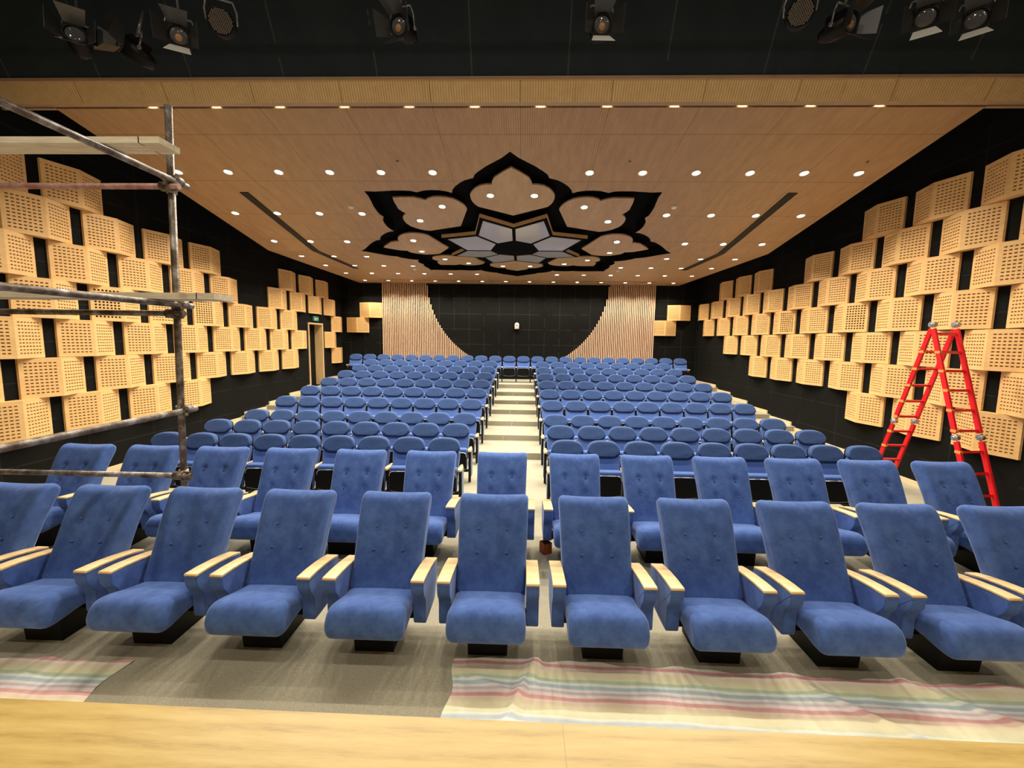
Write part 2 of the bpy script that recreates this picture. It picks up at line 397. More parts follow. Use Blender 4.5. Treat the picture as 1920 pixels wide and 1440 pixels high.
# stepped skirting along both walls
for nm, x, sg in (('baseboard_left', WL, 1), ('baseboard_right', WR, -1)):
    b = MB()
    for i in range(len(zs)):
        ya = edges[i] + (.14 if i else 5.1); yb = edges[i + 1] + (.14 if i < len(zs) - 1 else 0)
        if nm == 'baseboard_left' and ya < DY0 < yb:
            b.box(min(x, x + sg * .03), max(x, x + sg * .03), ya, DY0 - .02, zs[i] - .12, zs[i] + .09); ya = DY1 + .02
            if ya >= yb: continue
        if nm == 'baseboard_left' and ya < DY1 and ya > DY0: ya = DY1 + .02
        b.box(min(x, x + sg * .03), max(x, x + sg * .03), ya, yb, zs[i] - .12 if i else .001, zs[i] + .09)
    b.build(nm, M['skirt'], kind='structure')

# ------------------------------------------------------------------ lamps
def disc(mb, c, r, n=20, mi=0):
    mb.add([(c[0] + r * cos(2 * pi * k / n), c[1] + r * sin(2 * pi * k / n), c[2]) for k in range(n)], [tuple(range(n))], mi)
def lamp_meshes():
    a = MB(); n = 24
    for i in range(n):
        p, q = 2 * pi * i / n, 2 * pi * (i + 1) / n
        for (r0, z0), (r1, z1) in (((.058, .0), (.064, -.010)), ((.064, -.010), (.078, -.010)), ((.078, -.010), (.080, .0))):
            a.add([(r0 * cos(p), r0 * sin(p), z0), (r0 * cos(q), r0 * sin(q), z0), (r1 * cos(q), r1 * sin(q), z1), (r1 * cos(p), r1 * sin(p), z1)], [(0, 1, 2, 3)], 0, True)
    l = MB(); disc(l, (0, 0, -.004), .058, 24)
    return a.mesh('downlight', M['ring']), l.mesh('lens', M['lens'])
LR, LL = lamp_meshes()
def spot_data(w, size=128, blend=.75, rad=.035, col=LAMP_COL):
    d = bpy.data.lights.new('lamp_light', 'SPOT'); d.energy = w; d.spot_size = radians(size); d.spot_blend = blend
    d.shadow_soft_size = rad; d.color = col; return d
SPD = spot_data(SPOT_W)
def downlight(x, y, z, tilt, label, group, sd=SPD, scale=1.):
    o = link('downlight', LR, None, (x, y, z), label=label, cat='ceiling light', group=group); o.rotation_euler = (tilt, 0, 0)
    o.scale = (scale,) * 3
    link('lens', LL, o)
    s = link('lamp_light', sd, o, (0, 0, -.05)); return o
COLX = [-6.03 + .886 * j for j in range(14)]
ROWS = [(5.879, range(1, 13)), (7.30, [0, 1, 2, 3, 4, 5, 8, 9, 10, 11, 12, 13]), (8.70, [0, 1, 2, 3, 10, 11, 12, 13]), (10.02, [0, 1, 2, 11, 12, 13]),
        (11.24, [0, 1, 2, 11, 12, 13]), (12.60, [0, 1, 2, 3, 10, 11, 12, 13]), (14.02, [0, 1, 2, 3, 4, 5, 8, 9, 10, 11, 12, 13]), (15.70, range(14))]
for r, (y, js) in enumerate(ROWS):
    js = list(js)
    for k, j in enumerate(js):
        yy = y
        side = 'left' if k < len(js) / 2 else 'right'
        kk = k if side == 'left' else len(js) - 1 - k
        downlight(COLX[j], yy, ceil_z(yy) - .001 if r else 5.539, -SLOPE if y < FLY else 0,
                  'recessed ceiling downlight, %s from the %s in the %s crosswise row from the stage' % (ORD[kk], side, ORD[r]), 'downlights in the timber ceiling')
# ------------------------------------------------------------------ ceiling flower
def fold_plate(outline, z_top, z_bot, name, mats, parent, uvdir=None):
    """outline in flower-plane coordinates (x right, y away, star-shaped about its middle), wrapped over the fold of the ceiling"""
    def clip(poly, sg):
        o = []
        for p, q in zip(poly, poly[1:] + poly[:1]):
            a, c = sg * p[1], sg * q[1]
            if a >= 0: o.append(p)
            if a * c < 0: t_ = a / (a - c); o.append((p[0] + (q[0] - p[0]) * t_, 0.0))
        return o
    def P(p, off): return (p[0], p[1] * cos(SLOPE), -p[1] * sin(SLOPE) + off) if p[1] < 0 else (p[0], p[1], off)
    n = len(outline)
    c = (sum(p[0] for p in outline) / n, sum(p[1] for p in outline) / n)
    mb = MB()
    for p, q in zip(outline, outline[1:] + outline[:1]):
        for sg in (-1, 1):
            t3 = clip([c, p, q], sg)
            if len(t3) >= 3:
                for off in (z_bot, z_top): mb.add([P(v, off) for v in t3], [tuple(range(len(t3)))])
            e = clip([p, q], sg)[:]
            if len(e) >= 2: e = e[:2]; mb.add([P(e[0], z_bot), P(e[1], z_bot), P(e[1], z_top), P(e[0], z_top)], [(0, 1, 2, 3)])
    return mb.build(name, mats, parent)
rosette = link('ceiling_flower', None, None, (FLX, FLY, FLZ), label='large black eight-petalled flower rosette set into the timber ceiling', cat='ceiling decoration')
fold_plate([(x * 1.03, y * 1.03) for x, y in out], .28, .26, 'flower_field', M['dark'], rosette)
b = MB()
for p, q in zip(out, out[1:] + out[:1]):
    b.add([onfold(p, .002), onfold(q, .002), onfold(q, .262), onfold(p, .262)], [(0, 1, 2, 3)])
b.build('recess_edge', M['dark'], rosette)
ph = [(3.30, 0), (3.20, 2.2), (3.11, 4.0), (3.03, 5.8), (2.92, 6.9), (2.82, 7.5), (2.835, 9.6), (2.82, 12.0), (2.76, 14.3), (2.68, 16.4), (2.58, 18.2), (2.46, 19.2), (2.35, 19.7), (2.25, 19.7), (2.13, 19.0)]
pet = [polar(r, -a) for r, a in ph[::-1]] + [polar(r, a) for r, a in ph[1:]] + [polar(1.66, 0)]
def rot2(pts, deg):
    a = radians(deg); return [(x * cos(a) - y * sin(a), x * sin(a) + y * cos(a)) for x, y in pts]
PN = ['front', 'front right', 'right', 'rear right', 'rear', 'rear left', 'left', 'front left']
for k in range(8):
    o = fold_plate(rot2(pet, 45 * k), .118, .09, 'petal', M['petal'], rosette)
# eight-pointed star of opal panels hanging under the flower
RT, RN, RH = 1.84, 1.255, .50
star = []
for k in range(8): star += [polar(RN, 45 * k), polar(RT, 45 * k + 22.5)]
ZS = .03
so = fold_plate(star, ZS + .08, ZS + .006, 'star_frame', M['starside'], rosette)
sl = fold_plate([(x * .995, y * .995) for x, y in star], ZS + .006, ZS, 'star_underside', M['dark'], rosette)
for k in range(8):
    g = 3.0
    q = [polar(RN * .965, 45 * k), polar(RT * .955, 45 * k + 22.5), polar(RN * .965, 45 * k + 45), polar(RH * 1.12, 45 * k + 45), polar(RH * 1.12, 45 * k)]
    cx = sum(p[0] for p in q) / 5; cy = sum(p[1] for p in q) / 5
    q = [(cx + (x - cx) * .90, cy + (y - cy) * .90) for x, y in q]
    fold_plate(q, ZS + .003, ZS - .006, 'star_panel', M['glassp'], rosette)
for k in range(8):
    for sg in (-1, 1):
        x, y = polar(2.47, 45 * k + sg * 9.8)
        zz = FLZ + (-y * sin(SLOPE) if y < 0 else 0) + .088; yy = FLY + (y * cos(SLOPE) if y < 0 else y)
        sd_ = 'left' if sg * cos(radians(45 * k)) < -.1 else ('right' if sg * cos(radians(45 * k)) > .1 else ('nearer' if (y < 0) else 'farther'))
        downlight(FLX + x, yy, zz, -SLOPE if y < 0 else 0, 'recessed downlight in the %s half of the ceiling flower\'s %s petal' % (sd_, PN[k]), 'downlights in the flower petals')

# slot grilles, detectors, sprinklers
def slot(x0, x1, y0, y1, label):
    r = link('air_grille', None, None, ((x0 + x1) / 2, y0, ceil_z(y0)), label=label, cat='air vent', group='long ceiling slot grilles')
    ys_ = [y0] + ([FLY] if y0 < FLY < y1 else []) + [y1]
    xc = (x0 + x1) / 2; zb = ceil_z(y0)
    def strip(mb, xa, xb, dz0, dz1):
        for ya, yb in zip(ys_, ys_[1:]):
            vs = [(xx - xc, yy - y0, ceil_z(yy) - zb + dz) for dz in (dz0, dz1) for yy in (ya, yb) for xx in (xa, xb)]
            mb.add(vs, [(0, 1, 3, 2), (4, 5, 7, 6), (0, 1, 5, 4), (2, 3, 7, 6), (0, 2, 6, 4), (1, 3, 7, 5)])
    b = MB(); strip(b, x0, x1, -.004, -.001); b.build('backing', M['dark'], r)
    b = MB(); strip(b, x0, x0 + .014, -.012, -.001); strip(b, x1 - .014, x1, -.012, -.001); b.build('frame', M['blackm'], r)
    nb = 3
    for k in range(nb):
        b = MB(); xx = x0 + (x1 - x0) * (k + 1) / (nb + 1); strip(b, xx - .008, xx + .008, -.012, -.003); b.build('blade', mat_grille, r)
mat_grille = mat('grille_blade', (.05, .045, .04), .5)
slot(-5.385, -5.225, 7.92, 13.1, 'long dark slot grille running lengthwise in the ceiling\'s left side')
slot(4.72, 4.88, 7.88, 12.95, 'long dark slot grille running lengthwise in the ceiling\'s right side')
r = link('rear_slot', None, None, (-.3, 15.52, FLZ), label='narrow dark crosswise slot in the ceiling before the last lights', cat='air vent')
b = MB(); b.box(-5.13, 5.1, -.03, .03, -.006, -.001); b.build('opening', M['dark'], r)
b = MB(); b.box(-5.13, 5.1, -.04, -.03, -.012, -.001); b.box(-5.13, 5.1, .03, .04, -.012, -.001); b.build('rim', M['lip'], r)
b = MB()
prof = [(.055, 0), (.055, -.02), (.045, -.035), (.02, -.045), (.0, -.046)]
for i in range(20):
    p, q = 2 * pi * i / 20, 2 * pi * (i + 1) / 20
    for (r0, z0), (r1, z1) in zip(prof, prof[1:]):
        b.add([(r0 * cos(p), r0 * sin(p), z0), (r0 * cos(q), r0 * sin(q), z0), (r1 * cos(q), r1 * sin(q), z1), (r1 * cos(p), r1 * sin(p), z1)], [(0, 1, 2, 3)], 0, True)
smoke = b.mesh('smoke_detector', M['white'])
for x, y, l in ((-3.48, 8.42, 'white round smoke detector beside the flower\'s front left point'), (2.86, 8.37, 'white round smoke detector beside the flower\'s front right point'),
                (-3.45, 13.11, 'small round smoke detector behind the flower, left side'), (2.85, 13.08, 'small round smoke detector behind the flower, right side')):
    o = link('smoke_detector', smoke, None, (x, y, ceil_z(y)), label=l, cat='smoke detector', group='smoke detectors')
    if y < FLY: o.rotation_euler = (-SLOPE, 0, 0)
b = MB(); b.tube((0, 0, 0), (0, 0, -.03), .012, 10); b.ring((0, 0, -.002), .022, .005, 'Z', 14); b.tube((0, 0, -.03), (0, 0, -.034), .02, 10)
spr = b.mesh('sprinkler', M['lip'])
for x, l in ((-2.11, 'tiny ceiling sprinkler between the front downlights left of the flower tip'), (1.65, 'tiny ceiling sprinkler between the front downlights right of the flower tip'), (5.38, 'tiny ceiling sprinkler near the right edge of the ceiling')):
    o = link('sprinkler', spr, None, (x, 7.0, ceil_z(7.0)), label=l, cat='sprinkler', group='ceiling sprinklers'); o.rotation_euler = (-SLOPE, 0, 0)

# ------------------------------------------------------------------ perforated wall boxes
BL, BH, BE, BR = .891, .588, .035, .165
def face_panel(name, p0, p1, holemat, hw=.034, hh=.0175, dep=.012):
    """perforated face from p0 to p1 (x,y) with full height; 7 x 10 holes"""
    (xa, ya), (xb, yb) = p0, p1; L = hypot(xb - xa, yb - ya); ux, uy = (xb - xa) / L, (yb - ya) / L
    nx_, ny_ = uy, -ux       # outward for the faces used (towards -y)
    if ny_ > 0: nx_, ny_ = -nx_, -ny_
    us = [0]; vs_ = [0]
    for i in range(7): c = L * .5 + (i - 3) * .0535; us += [c - hw / 2, c + hw / 2]
    us.append(L)
    for j in range(10): c = BH / 2 + (j - 4.5) * .0492; vs_ += [c - hh / 2, c + hh / 2]
    vs_.append(BH)
    b = MB(); P = lambda u, v, d=0: (xa + ux * u - nx_ * d, ya + uy * u - ny_ * d, v)
    for i in range(len(us) - 1):
        for j in range(len(vs_) - 1):
            u0, u1, v0, v1 = us[i], us[i + 1], vs_[j], vs_[j + 1]
            if i % 2 and j % 2:
                q = [P(u0, v0), P(u1, v0), P(u1, v1), P(u0, v1)]; w = [P(u0, v0, dep), P(u1, v0, dep), P(u1, v1, dep), P(u0, v1, dep)]
                b.add(q + w, [(0, 1, 5, 4), (1, 2, 6, 5), (2, 3, 7, 6), (3, 0, 4, 7)], 0)
                b.add(w, [(0, 1, 2, 3)], 1)
            else: b.add([P(u0, v0), P(u1, v0), P(u1, v1), P(u0, v1)], [(0, 1, 2, 3)], 0)
    return b.mesh(name, [M['boxwood'], holemat])
PA, PB, PC = (0, -BE), (BL / 2, -BR), (BL, -BE)
pan1 = face_panel('perforated_panel', PA, PB, M['hole']); pan2 = face_panel('perforated_panel', PB, PC, M['hole'])
pan1d = face_panel('perforated_panel', PA, PB, M['holeblack'], .034, .028, .02); pan2d = face_panel('perforated_panel', PB, PC, M['holeblack'], .034, .028, .02)
b = MB()
o_ = [(0, -.001), (0, -BE), (BL / 2, -BR), (BL, -BE), (BL, -.001)]
i_ = [(.014, -.001), (.014, -BE + .004), (BL / 2, -BR + .016), (BL - .014, -BE + .004), (BL - .014, -.001)]
for z0, z1 in ((0, .014), (BH - .014, BH)):
    n = 5
    b.add([(x, y, z0) for x, y in o_] + [(x, y, z1) for x, y in o_], [(0, 1, 2, 3, 4), (5, 6, 7, 8, 9)] + [(k, (k + 1) % n, n + (k + 1) % n, n + k) for k in (0, 3, 4)])
b.box(0, .014, -BE + .004, -.001, .014, BH - .014); b.box(BL - .014, BL, -BE + .004, -.001, .014, BH - .014)
body = b.mesh('wall_box', M['boxwood'])
ZR = [4.318, 3.720 + .116 - .116, 3.129, 2.537, 1.948, 1.356, .770]      # bottom edges, top row first (left wall)
ZRL = [1.048 * z - .094 for z in (4.315, 3.748, 3.18, 2.615, 2.05, 1.483, .92)]
ZRR = [1.048 * z - .094 for z in (4.345, 3.775, 3.205, 2.635, 2.06, 1.492, .925)]
LBOX = [[4.92, 5.95], [5.435, 6.468, 7.50, 8.534, 11.645, 12.68, 13.715], [4.92, 5.95, 6.985, 8.018, 9.05, 11.12, 12.16, 13.195, 14.22],
        [4.40, 5.435, 6.468, 7.50, 8.534, 9.567, 10.60, 11.635, 14.75], [4.92, 5.95, 6.985, 8.018, 9.05, 10.085, 11.12, 12.155, 14.225],
        [4.40, 5.435, 6.468, 7.50, 8.534, 9.567, 10.60, 11.635, 14.72], [4.92, 5.95, 6.985, 8.018]]
RBOX = [[5.41, 6.44, 7.47], [4.89, 5.93, 6.97, 8.00, 9.05, 11.15, 12.17, 13.22], [5.42, 6.46, 7.51, 8.54, 9.59, 10.63, 11.66, 12.69, 13.77, 14.80],
        [4.90, 5.93, 6.97, 8.01, 9.05, 10.10, 11.13, 12.18, 13.24, 14.31], [5.41, 6.45, 7.47, 8.51, 9.55, 10.60, 11.64, 12.70], [4.88, 5.92, 6.96, 8.00, 9.04, 10.08, 11.11], [5.41, 6.44, 7.47]]
RN_ = ['top', 'second', 'third', 'fourth', 'fifth', 'sixth', 'bottom']
def wall_box(loc, rz, label, dark=0, grp='perforated wall boxes'):
    o = link('wall_box', body, None, loc, rz, label=label, cat='acoustic box', group=grp)
    link('perforated_panel', pan1d if dark == 1 else pan1, o); link('perforated_panel', pan2d if dark == 2 else pan2, o)
    return o
for r in range(7):
    for k, y in enumerate(LBOX[r]):
        d = 1 if (r == 3 and k in (2, 4)) else 0
        lab = 'perforated wood box on the left wall, %s from the stage in the %s row' % (ORD[k], RN_[r])
        if d: lab = 'wood box with open black holes on the left wall, %s in the fourth row' % ORD[k]
        wall_box((WL + .004, y * 1.048, ZRL[r] + .002), pi / 2, lab, d, 'wood boxes on the left wall')
    for k, y in enumerate(RBOX[r]):
        d = 2 if (r == 3 and k in (3, 5)) else 0
        lab = 'perforated wood box on the right wall, %s from the stage in the %s row' % (ORD[k], RN_[r])
        if d: lab = 'wood box with open black holes on the right wall, %s in the fourth row' % ORD[k]
        wall_box((WR - .004, y * 1.048 + BL, ZRR[r] + .002), -pi / 2, lab, d, 'wood boxes on the right wall')
for x, z, l in ((-6.545, 3.245, 'upper wood box on the rear wall, left of the slats'), (-7.08, 2.655, 'lower wood box on the rear wall in the left corner'),
                (5.565, 3.27, 'upper wood box on the rear wall in the right corner'), (5.03, 2.675, 'lower wood box on the rear wall beside the right slats')):
    wall_box((x, WB - .004, z), 0, 'perforated ' + l, 0, 'wood boxes on the rear wall')

# ------------------------------------------------------------------ slat screens on the rear wall
SXC, SZC, SR = -.28, 1.048 * 4.68 - .094, 3.40 * 1.048
for nm, sg in (('left', -1), ('right', 1)):
    b = MB(); c = MB()
    per = .0709; n = 51; x_out = 5.10 * 1.048 - .02
    for k in range(n):
        dx = x_out - per * k
        top = FLZ - .003 if dx >= SR * .998 else SZC - sqrt(SR * SR - dx * dx)
        if top < 1.2: continue
        x = SXC + sg * dx
        b.box(x - .0165, x + .0165, WB - .085, WB - .012, .90, min(top, FLZ - .003))
        c.box(x - per / 2, x + per / 2, WB - .012, WB - .002, .90, min(top, FLZ - .003))
    o = c.build('slat_screen', M['slatback'], label='tall screen of vertical timber slats on the %s of the rear wall, curved edge' % nm, cat='slatted screen', group='slatted screens on the rear wall')
    b.build('slats', M['slat'], o)

# ------------------------------------------------------------------ door, exit sign, rear emergency lamp
d = link('door_1', None, None, (WL, DY0, DZ0), kind='structure')
w = DY1 - DY0; h = DZ1 - DZ0; dep = .26
b = MB()
b.box(-dep, .03, -.05, .0, 0, h + .05); b.box(-dep, .03, w, w + .06, 0, h + .05); b.box(-dep, .03, 0, w, h, h + .05)
b.build('door_frame', M['doorwood'], d)
b = MB(); b.box(-dep - .05, -dep, .0, w, 0, h)
leaf = b.build('door_leaf', M['wall_side'], d)
b = MB(); b.tube((-dep, .07, 1.0), (-dep + .06, .07, 1.0), .012); b.sphere((-dep + .07, .07, 1.0), .03, 12)
b.build('door_handle', M['zinc'], leaf)
b = MB(); b.box(.001, .045, -.17, .17, -.085, .085)
s = b.build('exit_sign', M['green'], None, (WL, 14.30, 3.08), label='small green emergency exit sign on the black wall over the door', cat='exit sign')
b = MB()      # running figure and arrow
b.box(.045, .048, .035, .14, -.012, .012); b.add([(.0465, -.0, .0), (.0465, .05, .04), (.0465, .05, -.04)], [(0, 1, 2)])
b.box(.045, .048, -.085, -.06, .03, .055); b.box(.045, .048, -.095, -.055, -.02, .028); b.box(.045, .048, -.125, -.095, -.055, -.03); b.box(.045, .048, -.055, -.03, -.06, -.02); b.box(.045, .048, -.055, -.025, .0, .012)
b.build('pictogram', M['signw'], s)
b = MB(); out_ = [(-.085, -.11), (.085, -.11)] + [(.085 * cos(radians(a)), .055 + .085 * sin(radians(a))) for a in range(0, 181, 15)]
b.puff(out_, -.09, 0, .012, 'Y')
e = b.build('emergency_lamp', M['white'], None, (-.29, WB - .001, 2.98), label='small white arched emergency lamp on the black rear wall', cat='emergency light')
b = MB(); b.box(-.055, .055, -.10, -.085, -.07, -.02); b.build('battery_box', M['ring'], e)
b = MB(); b.sphere((0, -.09, .05), .045, 12, sc=(1, .5, .8)); b.build('lamp_head', M['white'], e)

# ------------------------------------------------------------------ armchairs (two front rows)
BTN = [(sx * .120, y, z) for sx in (-1, 1) for (y, z) in ((.272, .672), (.366, .835))]
def arm_profile():
    return spline([(.0, .566), (-.012, .545), (-.012, .50), (.004, .455), (.035, .41), (.05, .36), (.05, .28), (.055, .205), (.10, .19), (.30, .19), (.39, .205), (.44, .30), (.475, .42), (.48, .50), (.40, .514), (.20, .543)], 48)
def make_armchair():
    root = link('armchair', None)
    # seat cushion
    prof = spline([(.38, .345), (.22, .375), (.06, .412), (-.07, .452), (-.15, .460), (-.205, .43), (-.240, .37), (-.240, .30), (-.205, .245), (-.13, .232), (.05, .250), (.30, .24), (.40, .28)], 44)
    def fn(p):
        x, y, z = p
        if z > .36: z += .012 * (1 - (x / .28) ** 2) * min(1, max(0, (.3 - y) / .2)) - .006
        return (x * (1 + .02 * max(0, -y) / .24), y, z)
    b = MB(); b.puff(prof, -.283, .283, .055, 'X', 5, 0, 10, fn); b.build('seat', M['blue'], root)
    # backrest: straight lower part leaning back, top rolled backwards
    fr = [(.13, .36), (.17, .45), (.235, .57), (.30, .70), (.355, .81), (.405, .905), (.455, .985), (.50, 1.035), (.555, 1.058), (.605, 1.048)]
    bk = [(.645, 1.005), (.635, .95), (.595, .89), (.54, .80), (.475, .68), (.41, .54), (.35, .42), (.29, .34), (.19, .31)]
    prof = spline(fr + bk, 110)
    def fb(p):
        x, y, z = p
        wf = 1.0 + .07 * max(0, min(1, (z - .5) / .55)); x2 = x * wf
        yy = y - .018 * min(1, (x / .28) ** 2) * (1 if z > .4 else 0)
        # front surface only: button dimples and soft padding
        line = .17 + (z - .45) * .515
        if yy < line + .035 and .40 < z < 1.0:
            yy -= .010 * (1 - (x / .30) ** 2) * sin(pi * min(1, max(0, (z - .45) / .5)))
            dd = sum(exp(-((x - bx) ** 2 + (z - bz) ** 2) / (2 * .024 ** 2)) for bx, by, bz in BTN)
            yy += .020 * dd; z -= .008 * dd
        k_ = max(0, min(1, (z - .88) / .17)); k_ = k_ * k_ * (3 - 2 * k_); z += k_ * (.018 * ((x / .28) ** 2) - .008)
        return (x2, yy + .082, z - .033)
    b = MB(); b.puff(prof, -.285, .285, .045, 'X', 5, 0, 34, fb); bo = b.build('backrest', M['blue'], root)
    for bx, by, bz in BTN:
        b = MB(); b.sphere((bx * 1.03, by + .079, bz - .041), .0125, 10, sc=(1, .6, 1)); b.build('button', M['blue'], bo)
    # arms
    for sg in (-1, 1):
        x0, x1 = sorted((sg * .290, sg * .388))
        b = MB(); b.puff(arm_profile(), x0, x1, .010, 'X', 3); ao = b.build('armrest', M['blue'], root)
        pp = [(-.012, .567), (-.010, .583), (.0, .586), (.12, .576), (.26, .556), (.38, .533), (.475, .508), (.475, .49), (.38, .513), (.26, .538), (.12, .557)]
        b = MB(); b.puff(pp, x0 - .002, x1 + .002, .004, 'X', 2); b.build('arm_pad', M['armwood'], ao)
    # pedestal
    b = MB(); b.add([(-.15, -.012, 0), (.15, -.012, 0), (.15, .33, 0), (-.15, .33, 0), (-.155, -.03, .28), (.155, -.03, .28), (.155, .33, .28), (-.155, .33, .28)],
                    [(0, 3, 2, 1), (4, 5, 6, 7), (0, 1, 5, 4), (1, 2, 6, 5), (2, 3, 7, 6), (3, 0, 4, 7)])
    b.box(-.29, .29, .16, .22, .16, .24)
    b.build('pedestal', M['black'], root)
    root['category'] = 'armchair'
    return root
AP, AX = .877, -.241
first = make_armchair(); used = False
def chair_label(row, i):
    if row == 0:
        base = 'blue buttoned armchair in the front row, '
        if i == 0: return base + 'centre one, facing the aisle'
        return base + '%s to the %s of the centre one' % (ORD[abs(i) - 1], 'left' if i < 0 else 'right')
    base = 'blue buttoned armchair in the second row, '
    if i == 0: return base + 'standing alone in the aisle line'
    return base + '%s to the %s of the aisle one' % (ORD[abs(i) - 1], 'left' if i < 0 else 'right')
for row, (y, rng) in enumerate(((2.933, range(-5, 6)), (4.335, range(-6, 7)))):
    for i in rng:
        lab = chair_label(row, i)
        if not used: o = first; o.location = (AX + AP * i, y, 0); o['label'] = lab; used = True
        else: o = copy_tree(first, (AX + AP * i, y, 0), 0, lab)
        o['group'] = 'front row armchairs' if row == 0 else 'second row armchairs'

# ------------------------------------------------------------------ tip-up seats
SP = .522
def build_arm(root, x, end=False):
    b = MB()
    b.box(x - .015, x + .015, -.055, .10, .12, .548); b.box(x - .020, x + .020, -.085, -.045, .004, .548)
    a = b.build('arm_support', M['blackm'], root)
    b = MB(); pr = rrect(-.13, .13, .0, .0, 0) if 0 else [(x + .029 * cos(t_) * (1 if abs(cos(t_)) < .9 else .95), -.01 + .135 * sin(t_)) for t_ in [2 * pi * k / 20 for k in range(20)]]
    pr = []
    for k in range(24):
        t_ = 2 * pi * k / 24; c_, s_ = cos(t_), sin(t_)
        pr.append((x + (.034 if s_ < .25 else .024) * math.copysign(abs(c_) ** .6, c_), -.01 + .135 * math.copysign(abs(s_) ** .75, s_)))
    n = len(pr)
    b.add([(p, q, .548) for p, q in pr] + [(p, q, .572) for p, q in pr] + [(x + (p - x) * .9, q * .97, .577) for p, q in pr],
          [tuple(range(n))[::-1], tuple(range(2 * n, 3 * n))] + [(k, (k + 1) % n, n + (k + 1) % n, n + k) for k in range(n)] + [(n + k, n + (k + 1) % n, 2 * n + (k + 1) % n, 2 * n + k) for k in range(n)])
    b.build('arm_pad', M['armwood'], a)
    b = MB(); b.ring((x, -.065, .008), .03, .007, 'Z', 16); b.build('foot_ring', M['silver'], a)
    if end:
        s = 1 if x > 0 else -1
        b = MB(); b.box(min(x + s * .015, x + s * .026), max(x + s * .015, x + s * .026), -.045, .11, .10, .545); b.build('end_panel', M['endblue'], a)
def make_seat(arms):
    root = link('auditorium_seat', None); root['category'] = 'auditorium seat'
    # lower back cushion, narrow at the bottom, seam down the middle
    lean = lambda z: -.012 + (z - .5) * .30
    o1 = [(-.18, .50), (-.06, .498), (.06, .498), (.18, .50), (.216, .54), (.226, .60), (.232, .68), (.232, .75), (.21, .80), (.14, .81), (0, .81), (-.14, .81), (-.21, .80), (-.232, .75), (-.232, .68), (-.226, .60), (-.216, .54)]
    o1 = spline(o1, 60)
    b = MB(); b.puff(o1, 0, .075, .02, 'Y', 3, 0, 1, lambda p: (p[0], p[1] + lean(p[2]) + (.006 * exp(-(p[0] / .006) ** 2) if p[1] < .03 else 0), p[2]))
    bo = b.build('backrest', M['blue2'], root)
    # head cushion: round top, flat bottom with clipped corners
    hd = [(-.12, .755), (.12, .755), (.175, .772), (.217, .802), (.232, .84), (.222, .885), (.18, .935), (.11, .960), (0, .968), (-.11, .960), (-.18, .935), (-.222, .885), (-.232, .84), (-.217, .802), (-.175, .772)]
    hd2 = spline(hd, 60)
    hl = lambda z: lean(z) - .018 + .25 * max(0, z - .86) ** 1.0 * .6
    b = MB(); b.puff(hd2, -.008, .075, .018, 'Y', 4, 0, 1, lambda p: (p[0], p[1] + hl(p[2]), p[2])); b.build('headrest', M['blueshade'], bo)
    b = MB(); ln = [(x, hl(z) - .001, z - .002) for x, z in spline([(-.230, .83), (-.214, .797), (-.172, .766), (-.12, .750), (0, .749), (.12, .750), (.172, .766), (.214, .797), (.230, .83)], 22, False)]
    b.path(ln, .0075, 6); b.build('piping', M['piping'], bo)
    # moulded back shell
    sh = spline([(-.15, .30), (0, .30), (.15, .30), (.20, .34), (.215, .45), (.224, .7), (.215, .87), (.16, .935), (.06, .945), (-.06, .945), (-.16, .935), (-.215, .87), (-.224, .7), (-.215, .45), (-.20, .34)], 48)
    b = MB(); b.puff(sh, .07, .095, .01, 'Y', 2, 0, 1, lambda p: (p[0], p[1] + lean(p[2]), p[2])); b.build('back_shell', M['black'], root)
    # tipped-up seat: cushion behind, black pan in front with a bright rim
    cu = spline([(-.145, .585), (-.10, .603), (-.05, .596), (-.025, .56), (-.035, .40), (-.045, .26), (-.075, .235), (-.11, .26), (-.12, .40), (-.142, .53)], 36)
    b = MB(); b.puff(cu, -.222, .222, .035, 'X', 4); so_ = b.build('seat_cushion', M['blue2'], root)
    pan = rrect(-.215, .215, .215, .535, .05)
    b = MB(); b.puff(pan, -.165, -.115, .012, 'Y', 3); b.build('seat_pan', M['black'], so_)
    b = MB(); b.path([(x, -.160, z) for x, z in ((-.214, .47), (-.212, .505), (-.195, .530), (-.165, .540), (0, .543), (.165, .540), (.195, .530), (.212, .505), (.214, .47))], .0055, 6)
    b.path([(x, -.168, .262 - .02 * (1 - (x / .2) ** 2)) for x in (-.2, -.15, -.1, -.05, 0, .05, .1, .15, .2)], .003, 5)
    b.build('seat_rim', M['silver'], so_)
    b = MB(); b.box(-.26, .228, -.03, .02, .17, .21); b.build('beam', M['blackm'], root)
    for x, end in arms: build_arm(root, x, end)
    return root
PL, PR_ = -SP / 2, SP / 2
proto = {'mid': make_seat([(PL, False)]), 'right_open': make_seat([(PL, False), (PR_, True)]), 'left_open': make_seat([(PL, True)]), 'right_wall': make_seat([(PL, False), (PR_, False)])}
started = {k: False for k in proto}
def place_seat(kind, loc, label, group):
    if not started[kind]: o = proto[kind]; o.location = loc; started[kind] = True; o['label'] = label
    else: o = copy_tree(proto[kind], loc, None, label)
    o['group'] = group
    return o
DXR = [.04, .012, .006, 0, 0, -.008, -.015, -.02, -.022]
